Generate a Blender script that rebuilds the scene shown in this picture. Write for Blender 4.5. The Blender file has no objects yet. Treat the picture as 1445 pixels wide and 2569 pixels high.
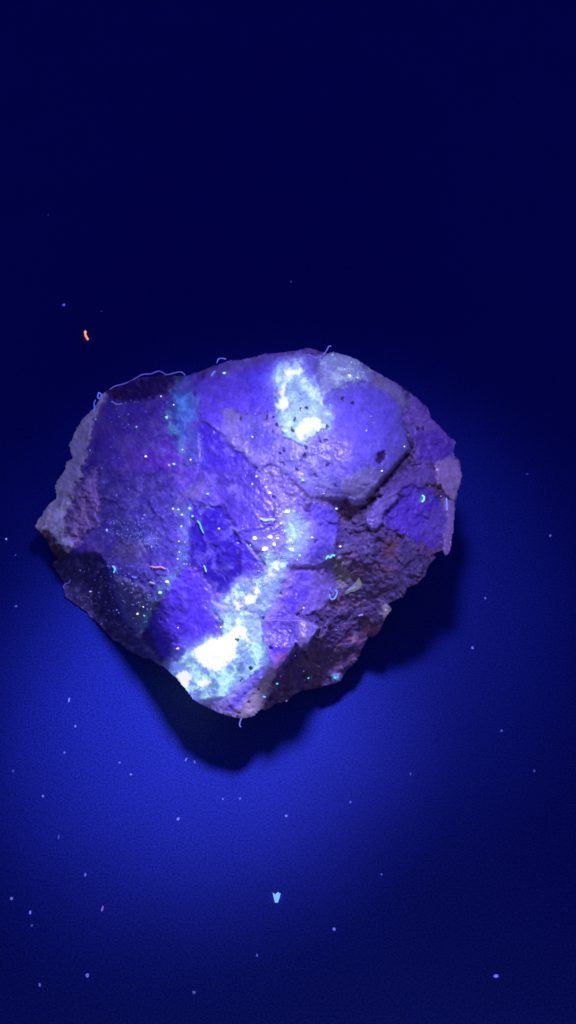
import bpy, math, random
import numpy as np
from mathutils import Vector, Matrix

random.seed(7)
rng = np.random.default_rng(7)
scene = bpy.context.scene
COL = scene.collection
CM = 0.01

# ------------------------------------------------------------------ camera
PW, PH = 1445.0, 2569.0
PITCH = math.radians(55)
TGT = np.array([0.0, 0.0, 0.015])
DIST = 0.25
WN = 0.404                                   # width of the view at distance 1
FWD = np.array([0.0, math.cos(PITCH), -math.sin(PITCH)])
RIGHT = np.array([1.0, 0.0, 0.0])
UP = np.cross(RIGHT, FWD)
CAM = TGT - FWD * DIST
cd = bpy.data.cameras.new('camera')
cam = bpy.data.objects.new('camera', cd)
COL.objects.link(cam)
cd.sensor_fit = 'HORIZONTAL'
cd.sensor_width = 36.0
cd.lens = 36.0 / WN
cd.clip_start = 0.005
cd.clip_end = 20.0
cam.matrix_world = Matrix(((RIGHT[0], UP[0], -FWD[0], CAM[0]),
                           (RIGHT[1], UP[1], -FWD[1], CAM[1]),
                           (RIGHT[2], UP[2], -FWD[2], CAM[2]),
                           (0, 0, 0, 1)))
scene.camera = cam

# ------------------------------------------------------------------ world, lamps, exposure
LAMP = np.array([0.25, 0.20, 1.0])           # colour of the ultraviolet torch as the camera saw it
world = bpy.data.worlds.new('World')
scene.world = world
world.use_nodes = True
bg = world.node_tree.nodes['Background']
bg.inputs['Color'].default_value = (0.05, 0.04, 1.0, 1)
bg.inputs['Strength'].default_value = 0.215


def spot(name, loc, aim, power, size, blend, radius, col):
    l = bpy.data.lights.new(name, 'SPOT')
    l.energy = power
    l.spot_size = math.radians(size)
    l.spot_blend = blend
    l.shadow_soft_size = radius
    l.color = col
    o = bpy.data.objects.new(name, l)
    COL.objects.link(o)
    o.location = loc
    d = Vector(aim) - Vector(loc)
    o.rotation_euler = d.to_track_quat('-Z', 'Y').to_euler()
    return o


TORCH = (0.0090, 0.0230, 0.14)
spot('torch_beam', TORCH, (-0.0150, -0.0300, 0.0), 1.58, 29, 0.9, 0.013, tuple(LAMP))
spot('torch_spill', TORCH, (0.0, -0.004, 0.0), 0.58, 48, 1.0, 0.013, tuple(LAMP))

# added dim lamp low by the camera, lifts the near part of the table
rl = bpy.data.lights.new('near_fill_light', 'AREA')
rl.shape = 'DISK'; rl.size = 0.06; rl.energy = 0.022; rl.color = (0.85, 0.66, 1.0)
ro = bpy.data.objects.new('near_fill_light', rl)
COL.objects.link(ro)
ro.location = (0.01, -0.165, 0.06)
ro.rotation_euler = (Vector((0.0, -0.075, 0.0)) - ro.location).to_track_quat('-Z', 'Y').to_euler()

vs = scene.view_settings
vs.view_transform = 'Standard'
vs.look = 'None'
vs.exposure = 0.0
vs.gamma = 1.0
vs.use_curve_mapping = False
scene.cycles.use_denoising = True
scene.cycles.max_bounces = 6


# ------------------------------------------------------------------ helpers
def at(u, v, h):
    """pixel of the photograph + height above the table in cm -> point in the world"""
    u = np.asarray(u, float); v = np.asarray(v, float); h = np.asarray(h, float) * CM
    xc = (u - PW / 2) / PW * WN
    yc = -(v - PH / 2) / PW * WN
    dx = xc
    dy = yc * UP[1] + FWD[1]
    dz = yc * UP[2] + FWD[2]
    t = (h - CAM[2]) / dz
    return np.stack([CAM[0] + dx * t, CAM[1] + dy * t, CAM[2] + dz * t], -1)


def lin(c):
    c = np.asarray(c, float) / 255.0
    return np.where(c <= 0.04045, c / 12.92, ((c + 0.055) / 1.055) ** 2.4)


def alb(r, g, b, e=1.15):
    """colour of a stone that shows as r,g,b under the torch"""
    return np.clip(lin((r, g, b)) / (LAMP * e), 0.01, 0.92)


def hash2(ix, iy, seed):
    n = (ix.astype(np.int64) * 374761393 + iy.astype(np.int64) * 668265263 + seed * 1442695041) & 0xFFFFFFFF
    n = ((n ^ (n >> 13)) * 1274126177) & 0xFFFFFFFF
    n = (n ^ (n >> 16)) & 0xFFFFFFFF
    n = (n * 2246822519) & 0xFFFFFFFF
    n = n ^ (n >> 15)
    return (n & 0xFFFFFF).astype(float) / 0xFFFFFF


def perlin(x, y, seed=0):
    ix = np.floor(x); iy = np.floor(y)
    fx = x - ix; fy = y - iy
    ux = fx * fx * fx * (fx * (fx * 6 - 15) + 10)
    uy = fy * fy * fy * (fy * (fy * 6 - 15) + 10)

    def g(dx, dy):
        a = hash2(ix + dx, iy + dy, seed) * 2 * math.pi
        return np.cos(a) * (fx - dx) + np.sin(a) * (fy - dy)
    n0 = g(0, 0) * (1 - ux) + g(1, 0) * ux
    n1 = g(0, 1) * (1 - ux) + g(1, 1) * ux
    return (n0 * (1 - uy) + n1 * uy) * 1.4


def fbm(x, y, size, octs=4, seed=0, gain=0.5):
    s = 0; a = 1; tot = 0
    for k in range(octs):
        f = 2 ** k / size
        c, sn = math.cos(0.7 * k), math.sin(0.7 * k)
        s = s + a * perlin((x * c - y * sn) * f + 11.3 * k, (x * sn + y * c) * f - 7.1 * k, seed + k * 17)
        tot += a
        a *= gain
    return s / tot


def worley(x, y, size, seed=0):
    """nearest cell: distance, second distance, random numbers, offset to the cell point"""
    x = x / size; y = y / size
    ix = np.floor(x); iy = np.floor(y)
    d1 = np.full(x.shape, 9.0); d2 = np.full(x.shape, 9.0)
    r1 = np.zeros(x.shape); r2 = np.zeros(x.shape); ox = np.zeros(x.shape); oy = np.zeros(x.shape)
    for a in (-1, 0, 1):
        for b in (-1, 0, 1):
            cx = ix + a; cy = iy + b
            px = cx + hash2(cx, cy, seed); py = cy + hash2(cx, cy, seed + 1)
            d = np.hypot(x - px, y - py)
            m = d < d1
            d2 = np.where(m, d1, np.minimum(d2, d))
            d1 = np.where(m, d, d1)
            r1 = np.where(m, hash2(cx, cy, seed + 2), r1)
            r2 = np.where(m, hash2(cx, cy, seed + 3), r2)
            ox = np.where(m, x - px, ox); oy = np.where(m, y - py, oy)
    return d1, d2, r1, r2, ox, oy


def sdist(x, y, poly):
    """signed distance to a polygon, positive inside"""
    p = np.asarray(poly, float)
    q = np.roll(p, -1, 0)
    d = np.full(x.shape, 1e9)
    ins = np.zeros(x.shape, bool)
    for (ax, ay), (bx, by) in zip(p, q):
        ex, ey = bx - ax, by - ay
        t = np.clip(((x - ax) * ex + (y - ay) * ey) / (ex * ex + ey * ey + 1e-9), 0, 1)
        d = np.minimum(d, (x - ax - t * ex) ** 2 + (y - ay - t * ey) ** 2)
        if ay != by:
            c = ((ay > y) != (by > y)) & (x < ex * (y - ay) / ey + ax)
            ins ^= c
    d = np.sqrt(d)
    return np.where(ins, d, -d)


def sstep(a, b, x):
    t = np.clip((x - a) / (b - a), 0, 1)
    return t * t * (3 - 2 * t)


def mesh_obj(name, verts, faces, mat, parent=None, smooth=True):
    me = bpy.data.meshes.new(name)
    me.from_pydata([tuple(v) for v in verts], [], [tuple(f) for f in faces])
    if smooth:
        me.polygons.foreach_set('use_smooth', [True] * len(me.polygons))
    me.materials.append(mat)
    o = bpy.data.objects.new(name, me)
    COL.objects.link(o)
    if parent is not None:
        o.parent = parent
    return o


def tag(o, label=None, cat=None, group=None, kind=None):
    if label: o['label'] = label
    if cat: o['category'] = cat
    if group: o['group'] = group
    if kind: o['kind'] = kind
    return o


# ------------------------------------------------------------------ materials
def new_mat(name):
    m = bpy.data.materials.new(name)
    m.use_nodes = True
    nt = m.node_tree
    return m, nt, nt.nodes, nt.nodes['Principled BSDF']


def table_material():
    m, nt, N, p = new_mat('blue_table_board')
    tc = N.new('ShaderNodeTexCoord')
    n1 = N.new('ShaderNodeTexNoise'); n1.inputs['Scale'].default_value = 3200; n1.inputs['Detail'].default_value = 2
    n2 = N.new('ShaderNodeTexNoise'); n2.inputs['Scale'].default_value = 60; n2.inputs['Detail'].default_value = 4
    nt.links.new(tc.outputs['Object'], n1.inputs['Vector'])
    nt.links.new(tc.outputs['Object'], n2.inputs['Vector'])
    r1 = N.new('ShaderNodeMapRange')
    r1.inputs['From Min'].default_value = 0.3; r1.inputs['From Max'].default_value = 0.7
    r1.inputs['To Min'].default_value = 0.5; r1.inputs['To Max'].default_value = 1.5
    nt.links.new(n1.outputs['Fac'], r1.inputs['Value'])
    r2 = N.new('ShaderNodeMapRange')
    r2.inputs['From Min'].default_value = 0.3; r2.inputs['From Max'].default_value = 0.7
    r2.inputs['To Min'].default_value = 0.95; r2.inputs['To Max'].default_value = 1.05
    nt.links.new(n2.outputs['Fac'], r2.inputs['Value'])
    mu = N.new('ShaderNodeMath'); mu.operation = 'MULTIPLY'
    nt.links.new(r1.outputs[0], mu.inputs[0]); nt.links.new(r2.outputs[0], mu.inputs[1])
    vm = N.new('ShaderNodeVectorMath'); vm.operation = 'SCALE'
    vm.inputs[0].default_value = (0.019, 0.050, 0.25)
    nt.links.new(mu.outputs[0], vm.inputs['Scale'])
    nt.links.new(vm.outputs[0], p.inputs['Base Color'])
    p.inputs['Roughness'].default_value = 0.55
    p.inputs['Specular IOR Level'].default_value = 0.08
    b = N.new('ShaderNodeBump'); b.inputs['Strength'].default_value = 0.15; b.inputs['Distance'].default_value = 0.0001
    nt.links.new(n1.outputs['Fac'], b.inputs['Height'])
    nt.links.new(b.outputs[0], p.inputs['Normal'])
    return m


def stone_material():
    m, nt, N, p = new_mat('mineral')
    a = N.new('ShaderNodeAttribute'); a.attribute_name = 'tint'
    g = N.new('ShaderNodeAttribute'); g.attribute_name = 'glow'
    tc = N.new('ShaderNodeTexCoord')
    n1 = N.new('ShaderNodeTexNoise'); n1.inputs['Scale'].default_value = 1800; n1.inputs['Detail'].default_value = 5
    n1.inputs['Roughness'].default_value = 0.65
    nt.links.new(tc.outputs['Object'], n1.inputs['Vector'])
    r1 = N.new('ShaderNodeMapRange')
    r1.inputs['From Min'].default_value = 0.3; r1.inputs['From Max'].default_value = 0.7
    r1.inputs['To Min'].default_value = 0.78; r1.inputs['To Max'].default_value = 1.22
    nt.links.new(n1.outputs['Fac'], r1.inputs['Value'])
    vm = N.new('ShaderNodeVectorMath'); vm.operation = 'SCALE'
    nt.links.new(a.outputs['Color'], vm.inputs[0])
    nt.links.new(r1.outputs[0], vm.inputs['Scale'])
    nt.links.new(vm.outputs[0], p.inputs['Base Color'])
    nt.links.new(g.outputs['Color'], p.inputs['Emission Color'])
    p.inputs['Emission Strength'].default_value = 1.0
    p.inputs['Roughness'].default_value = 0.36
    p.inputs['Specular IOR Level'].default_value = 0.45
    cw = N.new('ShaderNodeMath'); cw.operation = 'MULTIPLY'; cw.inputs[1].default_value = 0.28
    nt.links.new(a.outputs['Alpha'], cw.inputs[0]); nt.links.new(cw.outputs[0], p.inputs['Coat Weight'])
    rr = N.new('ShaderNodeMapRange'); rr.inputs['To Min'].default_value = 0.72; rr.inputs['To Max'].default_value = 0.34
    nt.links.new(a.outputs['Alpha'], rr.inputs['Value']); nt.links.new(rr.outputs[0], p.inputs['Roughness'])
    p.inputs['Coat Roughness'].default_value = 0.18
    p.inputs['Subsurface Weight'].default_value = 0.6
    p.inputs['Subsurface Radius'].default_value = (1.0, 0.8, 1.0)
    p.inputs['Subsurface Scale'].default_value = 0.0013
    b = N.new('ShaderNodeBump'); b.inputs['Strength'].default_value = 0.35; b.inputs['Distance'].default_value = 0.0002
    nt.links.new(n1.outputs['Fac'], b.inputs['Height'])
    nt.links.new(b.outputs[0], p.inputs['Normal'])
    return m


_glow = {}


def glow_material(name, rgb, strength=1.0, base=0.3):
    """a fluorescing speck or fibre that shows as rgb"""
    key = (name, rgb, strength)
    if key in _glow: return _glow[key]
    m, nt, N, p = new_mat(name)
    c = lin(rgb)
    tc = N.new('ShaderNodeTexCoord')
    n1 = N.new('ShaderNodeTexNoise'); n1.inputs['Scale'].default_value = 1500
    nt.links.new(tc.outputs['Object'], n1.inputs['Vector'])
    r1 = N.new('ShaderNodeMapRange')
    r1.inputs['To Min'].default_value = 0.45 * strength; r1.inputs['To Max'].default_value = 1.45 * strength
    nt.links.new(n1.outputs['Fac'], r1.inputs['Value'])
    p.inputs['Base Color'].default_value = (base * 0.8, base * 0.8, base, 1)
    p.inputs['Emission Color'].default_value = (*c, 1)
    nt.links.new(r1.outputs[0], p.inputs['Emission Strength'])
    p.inputs['Roughness'].default_value = 0.6
    _glow[key] = m
    return m


M_TABLE = table_material()
M_STONE = stone_material()

# ------------------------------------------------------------------ the table
S = 0.9
tv = []
for z in (0.0, -0.02):
    tv += [(-S, -S, z), (S, -S, z), (S, S, z), (-S, S, z)]
tab = mesh_obj('tabletop', tv, [(0, 1, 2, 3), (7, 6, 5, 4), (0, 4, 5, 1), (1, 5, 6, 2), (2, 6, 7, 3), (3, 7, 4, 0)], M_TABLE, smooth=False)
tag(tab, 'dark blue matt tabletop under the violet torch light', kind='structure')

# ------------------------------------------------------------------ the rock: outline and heights (photo pixels, cm)
OUT = [(255, 985, 1.85), (233, 1026, 1.8), (204, 1051, 1.7), (193, 1073, 1.65), (171, 1115, 1.5), (182, 1151, 1.5),
       (165, 1156, 1.45), (161, 1178, 1.45), (136, 1217, 1.35), (139, 1248, 1.3), (125, 1261, 1.25), (104, 1291, 1.15), (86, 1319, 1.05),
       (101, 1338, 0.95), (115, 1358, 0.9), (132, 1388, 0.8), (143, 1399, 0.75), (128, 1419, 0.6), (146, 1441, 0.5), (160, 1466, 0.45),
       (161, 1496, 0.35), (182, 1513, 0.3), (215, 1535, 0.3), (237, 1557, 0.3), (266, 1589, 0.35), (299, 1619, 0.45), (339, 1642, 0.6),
       (375, 1655, 0.8), (409, 1675, 0.95), (438, 1699, 1.1), (463, 1727, 1.1), (483, 1755, 1.05), (521, 1777, 1.05), (555, 1792, 1.05),
       (593, 1803, 1.05), (613, 1804, 1.05), (640, 1796, 1.0), (655, 1779, 0.95), (672, 1781, 0.75), (694, 1768, 0.65), (722, 1757, 0.55), (755, 1735, 0.5),
       (810, 1724, 0.45), (838, 1716, 0.45), (857, 1705, 0.48), (880, 1677, 0.55), (899, 1655, 0.6), (924, 1602, 0.75), (938, 1599, 0.75),
       (957, 1580, 1.1), (968, 1547, 1.3), (985, 1529, 1.42), (976, 1514, 1.45), (1010, 1499, 1.62), (1024, 1474, 1.75), (1046, 1466, 1.85), (1071, 1441, 1.92),
       (1076, 1421, 1.95), (1096, 1399, 1.97), (1087, 1391, 1.97), (1109, 1381, 1.98), (1115, 1395, 1.98), (1126, 1391, 1.98), (1134, 1366, 1.98),
       (1140, 1311, 2.0), (1143, 1266, 2.0), (1148, 1247, 2.05), (1161, 1192, 2.1), (1154, 1159, 2.1), (1141, 1142, 2.1), (1144, 1106, 2.1),
       (1107, 1073, 2.15), (1084, 1045, 2.2), (1071, 1020, 2.2), (1032, 982, 2.35), (985, 954, 2.5), (946, 932, 2.6), (896, 901, 2.7), (871, 890, 2.7),
       (835, 882, 2.75), (819, 885, 2.75), (797, 877, 2.75), (774, 871, 2.75), (740, 878, 2.75), (704, 883, 2.75), (666, 886, 2.7), (630, 897, 2.65),
       (577, 903, 2.6), (533, 918, 2.5), (497, 932, 2.45), (469, 943, 2.4), (440, 940, 2.35), (417, 941, 2.3), (353, 946, 2.1), (290, 971, 1.95)]
def settle(u, v, h):
    # the left and right ends of the rock lie low on the table
    a = min(max((560 - u) / 330.0, 0), 1); b = min(max((u - 860) / 240.0, 0), 1)
    return (u, v, max(h - 0.5 * a * a * (3 - 2 * a) - 0.12 * b * b * (3 - 2 * b), 0.07 + 0.08 * min(1, max(0, (u - 150) / 200))))


CTRL = [settle(*p) for p in OUT] + [settle(*p) for p in [
    (700, 1000, 3.1), (850, 950, 3.0), (780, 1100, 3.2), (640, 1080, 3.05), (950, 1050, 2.95), (1000, 1100, 2.8), (880, 1210, 2.85),
    (774, 915, 2.95), (650, 940, 2.9), (560, 960, 2.75),
    (600, 1200, 2.85), (540, 1150, 2.85), (650, 1280, 2.8), (750, 1300, 2.7), (820, 1350, 2.45), (550, 1370, 2.5),
    (740, 1400, 2.45), (770, 1500, 2.05), (700, 1480, 2.2), (560, 1480, 2.15), (480, 1400, 2.35), (440, 1550, 1.85),
    (600, 1560, 2.0), (540, 1640, 1.75), (470, 1690, 1.35), (590, 1740, 1.35), (660, 1670, 1.55), (730, 1590, 1.78), (790, 1575, 1.72), (760, 1625, 1.58), (695, 1685, 1.42), (650, 1735, 1.2),
    (300, 1050, 2.25), (440, 1000, 2.7), (500, 1050, 2.9), (350, 1200, 2.45), (250, 1150, 2.15), (200, 1200, 1.8), (165, 1240, 1.55),
    (205, 1330, 1.55), (170, 1365, 1.3), (350, 1310, 2.25), (310, 1400, 1.95), (270, 1420, 1.7), (335, 1550, 1.3), (290, 1470, 1.6), (400, 1500, 2.05),
    (200, 1440, 0.95), (250, 1510, 0.8), (310, 1590, 0.75), (380, 1640, 1.0), (175, 1405, 1.05), (410, 1590, 1.65), (440, 1660, 1.4),
    (1040, 1050, 2.45), (1100, 1120, 2.3), (1100, 1200, 2.35), (1040, 1180, 2.45), (980, 1220, 2.5), (1050, 1300, 2.2), (940, 1310, 2.3),
    (1110, 1340, 2.05), (1000, 1400, 1.98), (900, 1400, 2.05), (870, 1310, 2.25), (850, 1450, 1.75), (950, 1480, 1.6), (880, 1550, 1.2),
    (822, 1632, 1.1), (772, 1612, 1.66), (745, 1640, 1.55), (760, 1680, 0.85), (900, 1610, 0.9), (820, 1690, 0.6), (700, 1730, 0.85), (1040, 1430, 1.95)]]

ST = 2.0
us = np.arange(70, 1180, ST)
vsy = np.arange(855, 1822, ST)
U, V = np.meshgrid(us, vsy)

# rugged outline
jx = fbm(U, V, 26, 3, 5) * 5 + fbm(U, V, 8, 2, 9) * 2.0
jy = fbm(U, V, 26, 3, 45) * 5 + fbm(U, V, 8, 2, 59) * 2.0
calm = sstep(640, 700, U) * (1 - sstep(870, 960, U)) * (1 - sstep(1000, 1100, V))
lowcalm = sstep(400, 440, U) * (1 - sstep(600, 640, U)) * sstep(1640, 1680, V)
kj = 1.0 - 0.7 * np.maximum(calm, lowcalm)
SD = sdist(U + jx * kj, V + jy * kj, [(p[0], p[1]) for p in OUT])
INS = SD > 0

# thin-plate spline through the control points
c = np.array(CTRL)
X = c[:, :2] / 400.0


def tps(d2):
    return np.where(d2 > 1e-12, d2 * np.log(d2 + 1e-12), 0.0)


D2 = ((X[:, None] - X[None]) ** 2).sum(-1)
n = len(c)
A = np.zeros((n + 3, n + 3))
A[:n, :n] = tps(D2) + np.eye(n) * 0.004
A[:n, n] = 1; A[:n, n + 1:] = X; A[n, :n] = 1; A[n + 1:, :n] = X.T
w = np.linalg.solve(A, np.concatenate([c[:, 2], [0, 0, 0]]))
H = np.full(U.shape, w[n]) + w[n + 1] * U / 400 + w[n + 2] * V / 400
for k in range(n):
    H += w[k] * tps((U / 400 - X[k, 0]) ** 2 + (V / 400 - X[k, 1]) ** 2)

# ------------------------------------------------------------------ regions
# every region: part name, outline, stand-off in cm, colour, roughness of relief, warp of the edge
wx_ = fbm(U, V, 40, 4, 101); wy_ = fbm(U, V, 40, 4, 202)
fx_ = fbm(U, V, 11, 3, 303); fy_ = fbm(U, V, 11, 3, 404)
TINT = np.zeros(U.shape + (3,)); TINT[:] = alb(58, 36, 120)
GLOW = np.zeros(U.shape + (3,))
OFFS = np.zeros(U.shape)
ROUGH = np.full(U.shape, 0.6)
PART = np.zeros(U.shape, int)
PARTS = ['matrix']


def part_id(nm):
    if nm not in PARTS: PARTS.append(nm)
    return PARTS.index(nm)


veil = fbm(U + wx_ * 30, V + wy_ * 30, 55, 5, 612, 0.65)
n_dith = fbm(U, V, 13, 4, 515, 0.7) * 1.5


def region(poly, part=None, off=None, col=None, rough=None, warp=6, fine=3, soft=7, glow=None, mod=None, bevel=5, keep=1.0, add=False):
    p = np.asarray(poly, float)
    m = 40
    x0, x1 = p[:, 0].min() - m, p[:, 0].max() + m
    y0, y1 = p[:, 1].min() - m, p[:, 1].max() + m
    sl = np.s_[max(0, int((y0 - vsy[0]) / ST)):max(1, int((y1 - vsy[0]) / ST)), max(0, int((x0 - us[0]) / ST)):max(1, int((x1 - us[0]) / ST))]
    sd = sdist(U[sl] + wx_[sl] * warp * 2 + fx_[sl] * fine * 2, V[sl] + wy_[sl] * warp * 2 + fy_[sl] * fine * 2, p)
    if part: PART[sl][sd > 0] = part_id(part)
    wgt = sstep(-soft, soft, sd + soft * 1.3 * n_dith[sl]) * keep
    if mod is not None: wgt = wgt * mod[sl]
    if off is not None:
        k = sstep(-bevel, bevel, sd)
        OFFS[sl] = OFFS[sl] * (1 - k) + off * k
    if add: OFFS[sl] += add * sstep(-bevel, bevel, sd)
    if col is not None: TINT[sl] = TINT[sl] * (1 - wgt[..., None]) + np.asarray(col) * wgt[..., None]
    if rough is not None: ROUGH[sl] = ROUGH[sl] * (1 - wgt) + rough * wgt
    if glow is not None: GLOW[sl] = GLOW[sl] * (1 - wgt[..., None]) + np.asarray(glow) * wgt[..., None]
    return sl, sd



def ridge(line, width, col, add=0.006, keep=0.6):
    # a pale fractured edge of a crystal
    p = np.asarray(line, float)
    d = np.full(U.shape, 1e9)
    for (ax, ay), (bx, by) in zip(p[:-1], p[1:]):
        ex, ey = bx - ax, by - ay
        x = U + fx_ * 5 - ax; y = V + fy_ * 5 - ay
        t = np.clip((x * ex + y * ey) / (ex * ex + ey * ey), 0, 1)
        d = np.minimum(d, np.hypot(x - t * ex, y - t * ey))
    k = 1 - sstep(width * 0.35, width, d)
    OFFS[:] += k * add
    k = (k * keep * (0.55 + 0.45 * sstep(-0.2, 0.2, n_mid)))[..., None]
    TINT[:] = TINT * (1 - k) + np.asarray(col) * k


n_big = fbm(U, V, 70, 4, 21)
n_mid = fbm(U, V, 26, 4, 22)
n_small = fbm(U, V, 9, 3, 23)
n_pat = fbm(U + fx_ * 8, V + fy_ * 8, 42, 5, 27, 0.75) * 1.3
spk = sstep(0.18, 0.42, n_small)
mot = sstep(-0.15, 0.35, n_mid)
wd1, wd2, wr1, wr2, wox, woy = worley(U + fx_ * 4, V + fy_ * 4, 9, 31)
flake = sstep(0.55, 0.8, wr1)

# --- right hand matrix
RIGHT_M = [(1015, 975), (1040, 960), (1200, 1100), (1200, 1300), (1150, 1420), (1000, 1560), (900, 1760), (640, 1840), (650, 1790), (668, 1740),
           (700, 1700), (760, 1640), (800, 1580), (770, 1530), (850, 1420), (850, 1280), (930, 1260), (1030, 1120), (1005, 1050)]
region(RIGHT_M, 'brown_matrix', 0.0, alb(66, 51, 126), 0.9)
region(RIGHT_M, col=alb(84, 60, 122), mod=sstep(0.0, 0.4, n_big))
region(RIGHT_M, col=alb(52, 34, 92), mod=sstep(0.1, 0.4, n_mid))
region([(1030, 985), (1075, 1020), (1150, 1105), (1140, 1145), (1095, 1160), (1040, 1180), (1035, 1110), (1015, 1050)], 'violet_shoulder', 0.06, alb(104, 76, 190), 0.8)
region([(1040, 1090), (1100, 1080), (1145, 1110), (1140, 1145), (1095, 1165), (1050, 1150)], col=alb(84, 54, 190), soft=16, rough=0.8)
region([(1095, 1160), (1141, 1142), (1165, 1192), (1150, 1247), (1145, 1266), (1120, 1240), (1100, 1215), (1088, 1195)], 'pink_block', 0.12, alb(152, 112, 205), 0.45, soft=3, warp=3)
region([(950, 1225), (1040, 1165), (1095, 1185), (1100, 1215), (1010, 1235), (960, 1262)], 'violet_shelf', 0.05, alb(88, 66, 172), 0.7)
region([(1010, 1225), (1040, 1220), (1080, 1235), (1112, 1260), (1125, 1340), (1090, 1372), (1040, 1355), (985, 1325), (960, 1300), (972, 1272), (1000, 1255)],
       'violet_hollow', -0.03, alb(80, 50, 208), 0.6, soft=14, warp=4)
region([(1060, 1290), (1110, 1270), (1122, 1330), (1095, 1360), (1060, 1340)], col=alb(86, 62, 190), soft=12)
region([(1108, 1255), (1150, 1250), (1145, 1340), (1135, 1400), (1105, 1400), (1110, 1350), (1122, 1310)], 'pink_edge', 0.04, alb(128, 98, 200), 0.4, warp=3)
region([(925, 1270), (955, 1250), (995, 1232), (1002, 1250), (968, 1277), (962, 1312), (937, 1332), (920, 1318)], 'lavender_lip', 0.10, alb(98, 78, 190), 0.5, soft=3, warp=4, bevel=2)
region([(1038, 1098), (1042, 1135), (1010, 1160), (975, 1200), (955, 1225), (925, 1280), (905, 1275), (935, 1240), (970, 1190), (1026, 1126)], 'brown_seam', -0.05, alb(54, 30, 58), 0.9, warp=3)
region([(960, 1360), (1000, 1350), (990, 1400), (965, 1402)], col=alb(92, 60, 104), soft=14)
region([(820, 1410), (860, 1395), (880, 1440), (860, 1480), (830, 1470)], col=alb(92, 84, 122), soft=14)
region([(850, 1600), (960, 1540), (940, 1600), (890, 1660), (840, 1680)], col=alb(104, 68, 122), soft=18, mod=mot)
region([(700, 1600), (830, 1500), (870, 1600), (800, 1690), (700, 1720)], col=alb(44, 30, 78), soft=18, mod=mot)
region([(960, 1515), (990, 1520), (985, 1540), (968, 1560), (955, 1540)], 'pale_nub', 0.05, alb(130, 120, 170), 0.4, warp=2)
region([(835, 1690), (850, 1690), (848, 1708), (832, 1706)], col=alb(90, 140, 200), soft=3, warp=2, glow=lin((40, 90, 150)))

# --- left side: dark flank, crust, violet face
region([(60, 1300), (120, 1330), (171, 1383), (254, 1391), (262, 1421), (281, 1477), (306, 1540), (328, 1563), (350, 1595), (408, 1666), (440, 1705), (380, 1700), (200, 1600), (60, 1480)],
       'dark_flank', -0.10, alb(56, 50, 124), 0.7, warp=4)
region([(60, 1300), (120, 1330), (171, 1383), (160, 1400), (140, 1410), (100, 1360)], col=alb(72, 52, 70), soft=8)
VF = [(255, 985), (290, 965), (420, 930), (500, 925), (490, 980), (510, 1060), (500, 1180), (560, 1230), (500, 1270), (470, 1400), (440, 1440), (390, 1500), (350, 1590),
      (304, 1540), (279, 1477), (259, 1421), (254, 1391), (173, 1383), (200, 1206), (229, 1065)]
region(VF, 'violet_face', 0.0, alb(82, 56, 200), 0.25)
region(VF, col=alb(100, 72, 198), mod=sstep(0.05, 0.35, n_big), soft=10)
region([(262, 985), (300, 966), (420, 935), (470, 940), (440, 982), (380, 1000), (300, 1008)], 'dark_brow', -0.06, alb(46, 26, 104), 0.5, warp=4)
region([(275, 985), (310, 980), (312, 1000), (285, 1005)], col=alb(64, 34, 74), soft=9)
region([(340, 1130), (420, 1100), (450, 1150), (400, 1190), (330, 1180)], col=alb(90, 48, 205), soft=25)
region([(240, 1180), (430, 1190), (470, 1280), (440, 1330), (460, 1400), (400, 1490), (330, 1560), (280, 1470), (256, 1391), (240, 1300)], 'speckled_face', 0.0, alb(68, 54, 172), 0.4, soft=14)
region([(300, 1350), (370, 1360), (360, 1400), (310, 1410), (280, 1390)], col=alb(78, 66, 138), soft=18)
region([(290, 1300), (360, 1310), (420, 1370), (360, 1360), (290, 1330)], col=alb(60, 56, 160), soft=14)
region([(280, 1440), (360, 1470), (390, 1510), (350, 1600), (410, 1668), (385, 1655), (340, 1595), (305, 1540)], 'grey_ridge', 0.03, alb(98, 94, 180), 0.6, warp=5)
region([(182, 1222), (238, 1180), (248, 1260), (238, 1320), (205, 1352), (173, 1384), (154, 1373), (135, 1344), (162, 1319), (149, 1291), (179, 1255)], 'pink_crust', 0.03, alb(128, 100, 198), 0.9, warp=8, soft=14)
region([(255, 983), (233, 1020), (204, 1045), (185, 1073), (160, 1115), (170, 1151), (150, 1160), (126, 1217), (120, 1255), (90, 1291), (70, 1319), (101, 1338),
        (115, 1324), (137, 1346), (156, 1374), (172, 1384), (160, 1350), (165, 1319), (151, 1291), (179, 1255), (184, 1222), (206, 1195), (207, 1170), (214, 1148), (221, 1109), (230, 1065), (252, 1018), (268, 990)],
       'pale_crust', 0.09, alb(150, 148, 190, 0.85), 0.8, glow=lin((50, 50, 60)), warp=5)
region([(150, 1270), (180, 1260), (165, 1320), (190, 1360), (172, 1384), (137, 1346), (112, 1322), (90, 1320), (110, 1290)], col=alb(165, 165, 225, 0.8), soft=12, mod=mot, glow=lin((84, 86, 98)))

# lumpy crust
ld1, ld2, lr1, lr2, _, _ = worley(U + fx_ * 4, V + fy_ * 4, 24, 931)
CR = np.isin(PART, [part_id('pale_crust'), part_id('pink_crust')]).astype(float)
OFFS += CR * (0.085 * (1 - np.clip(ld1, 0, 1) ** 2) * (0.5 + lr1))

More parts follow.
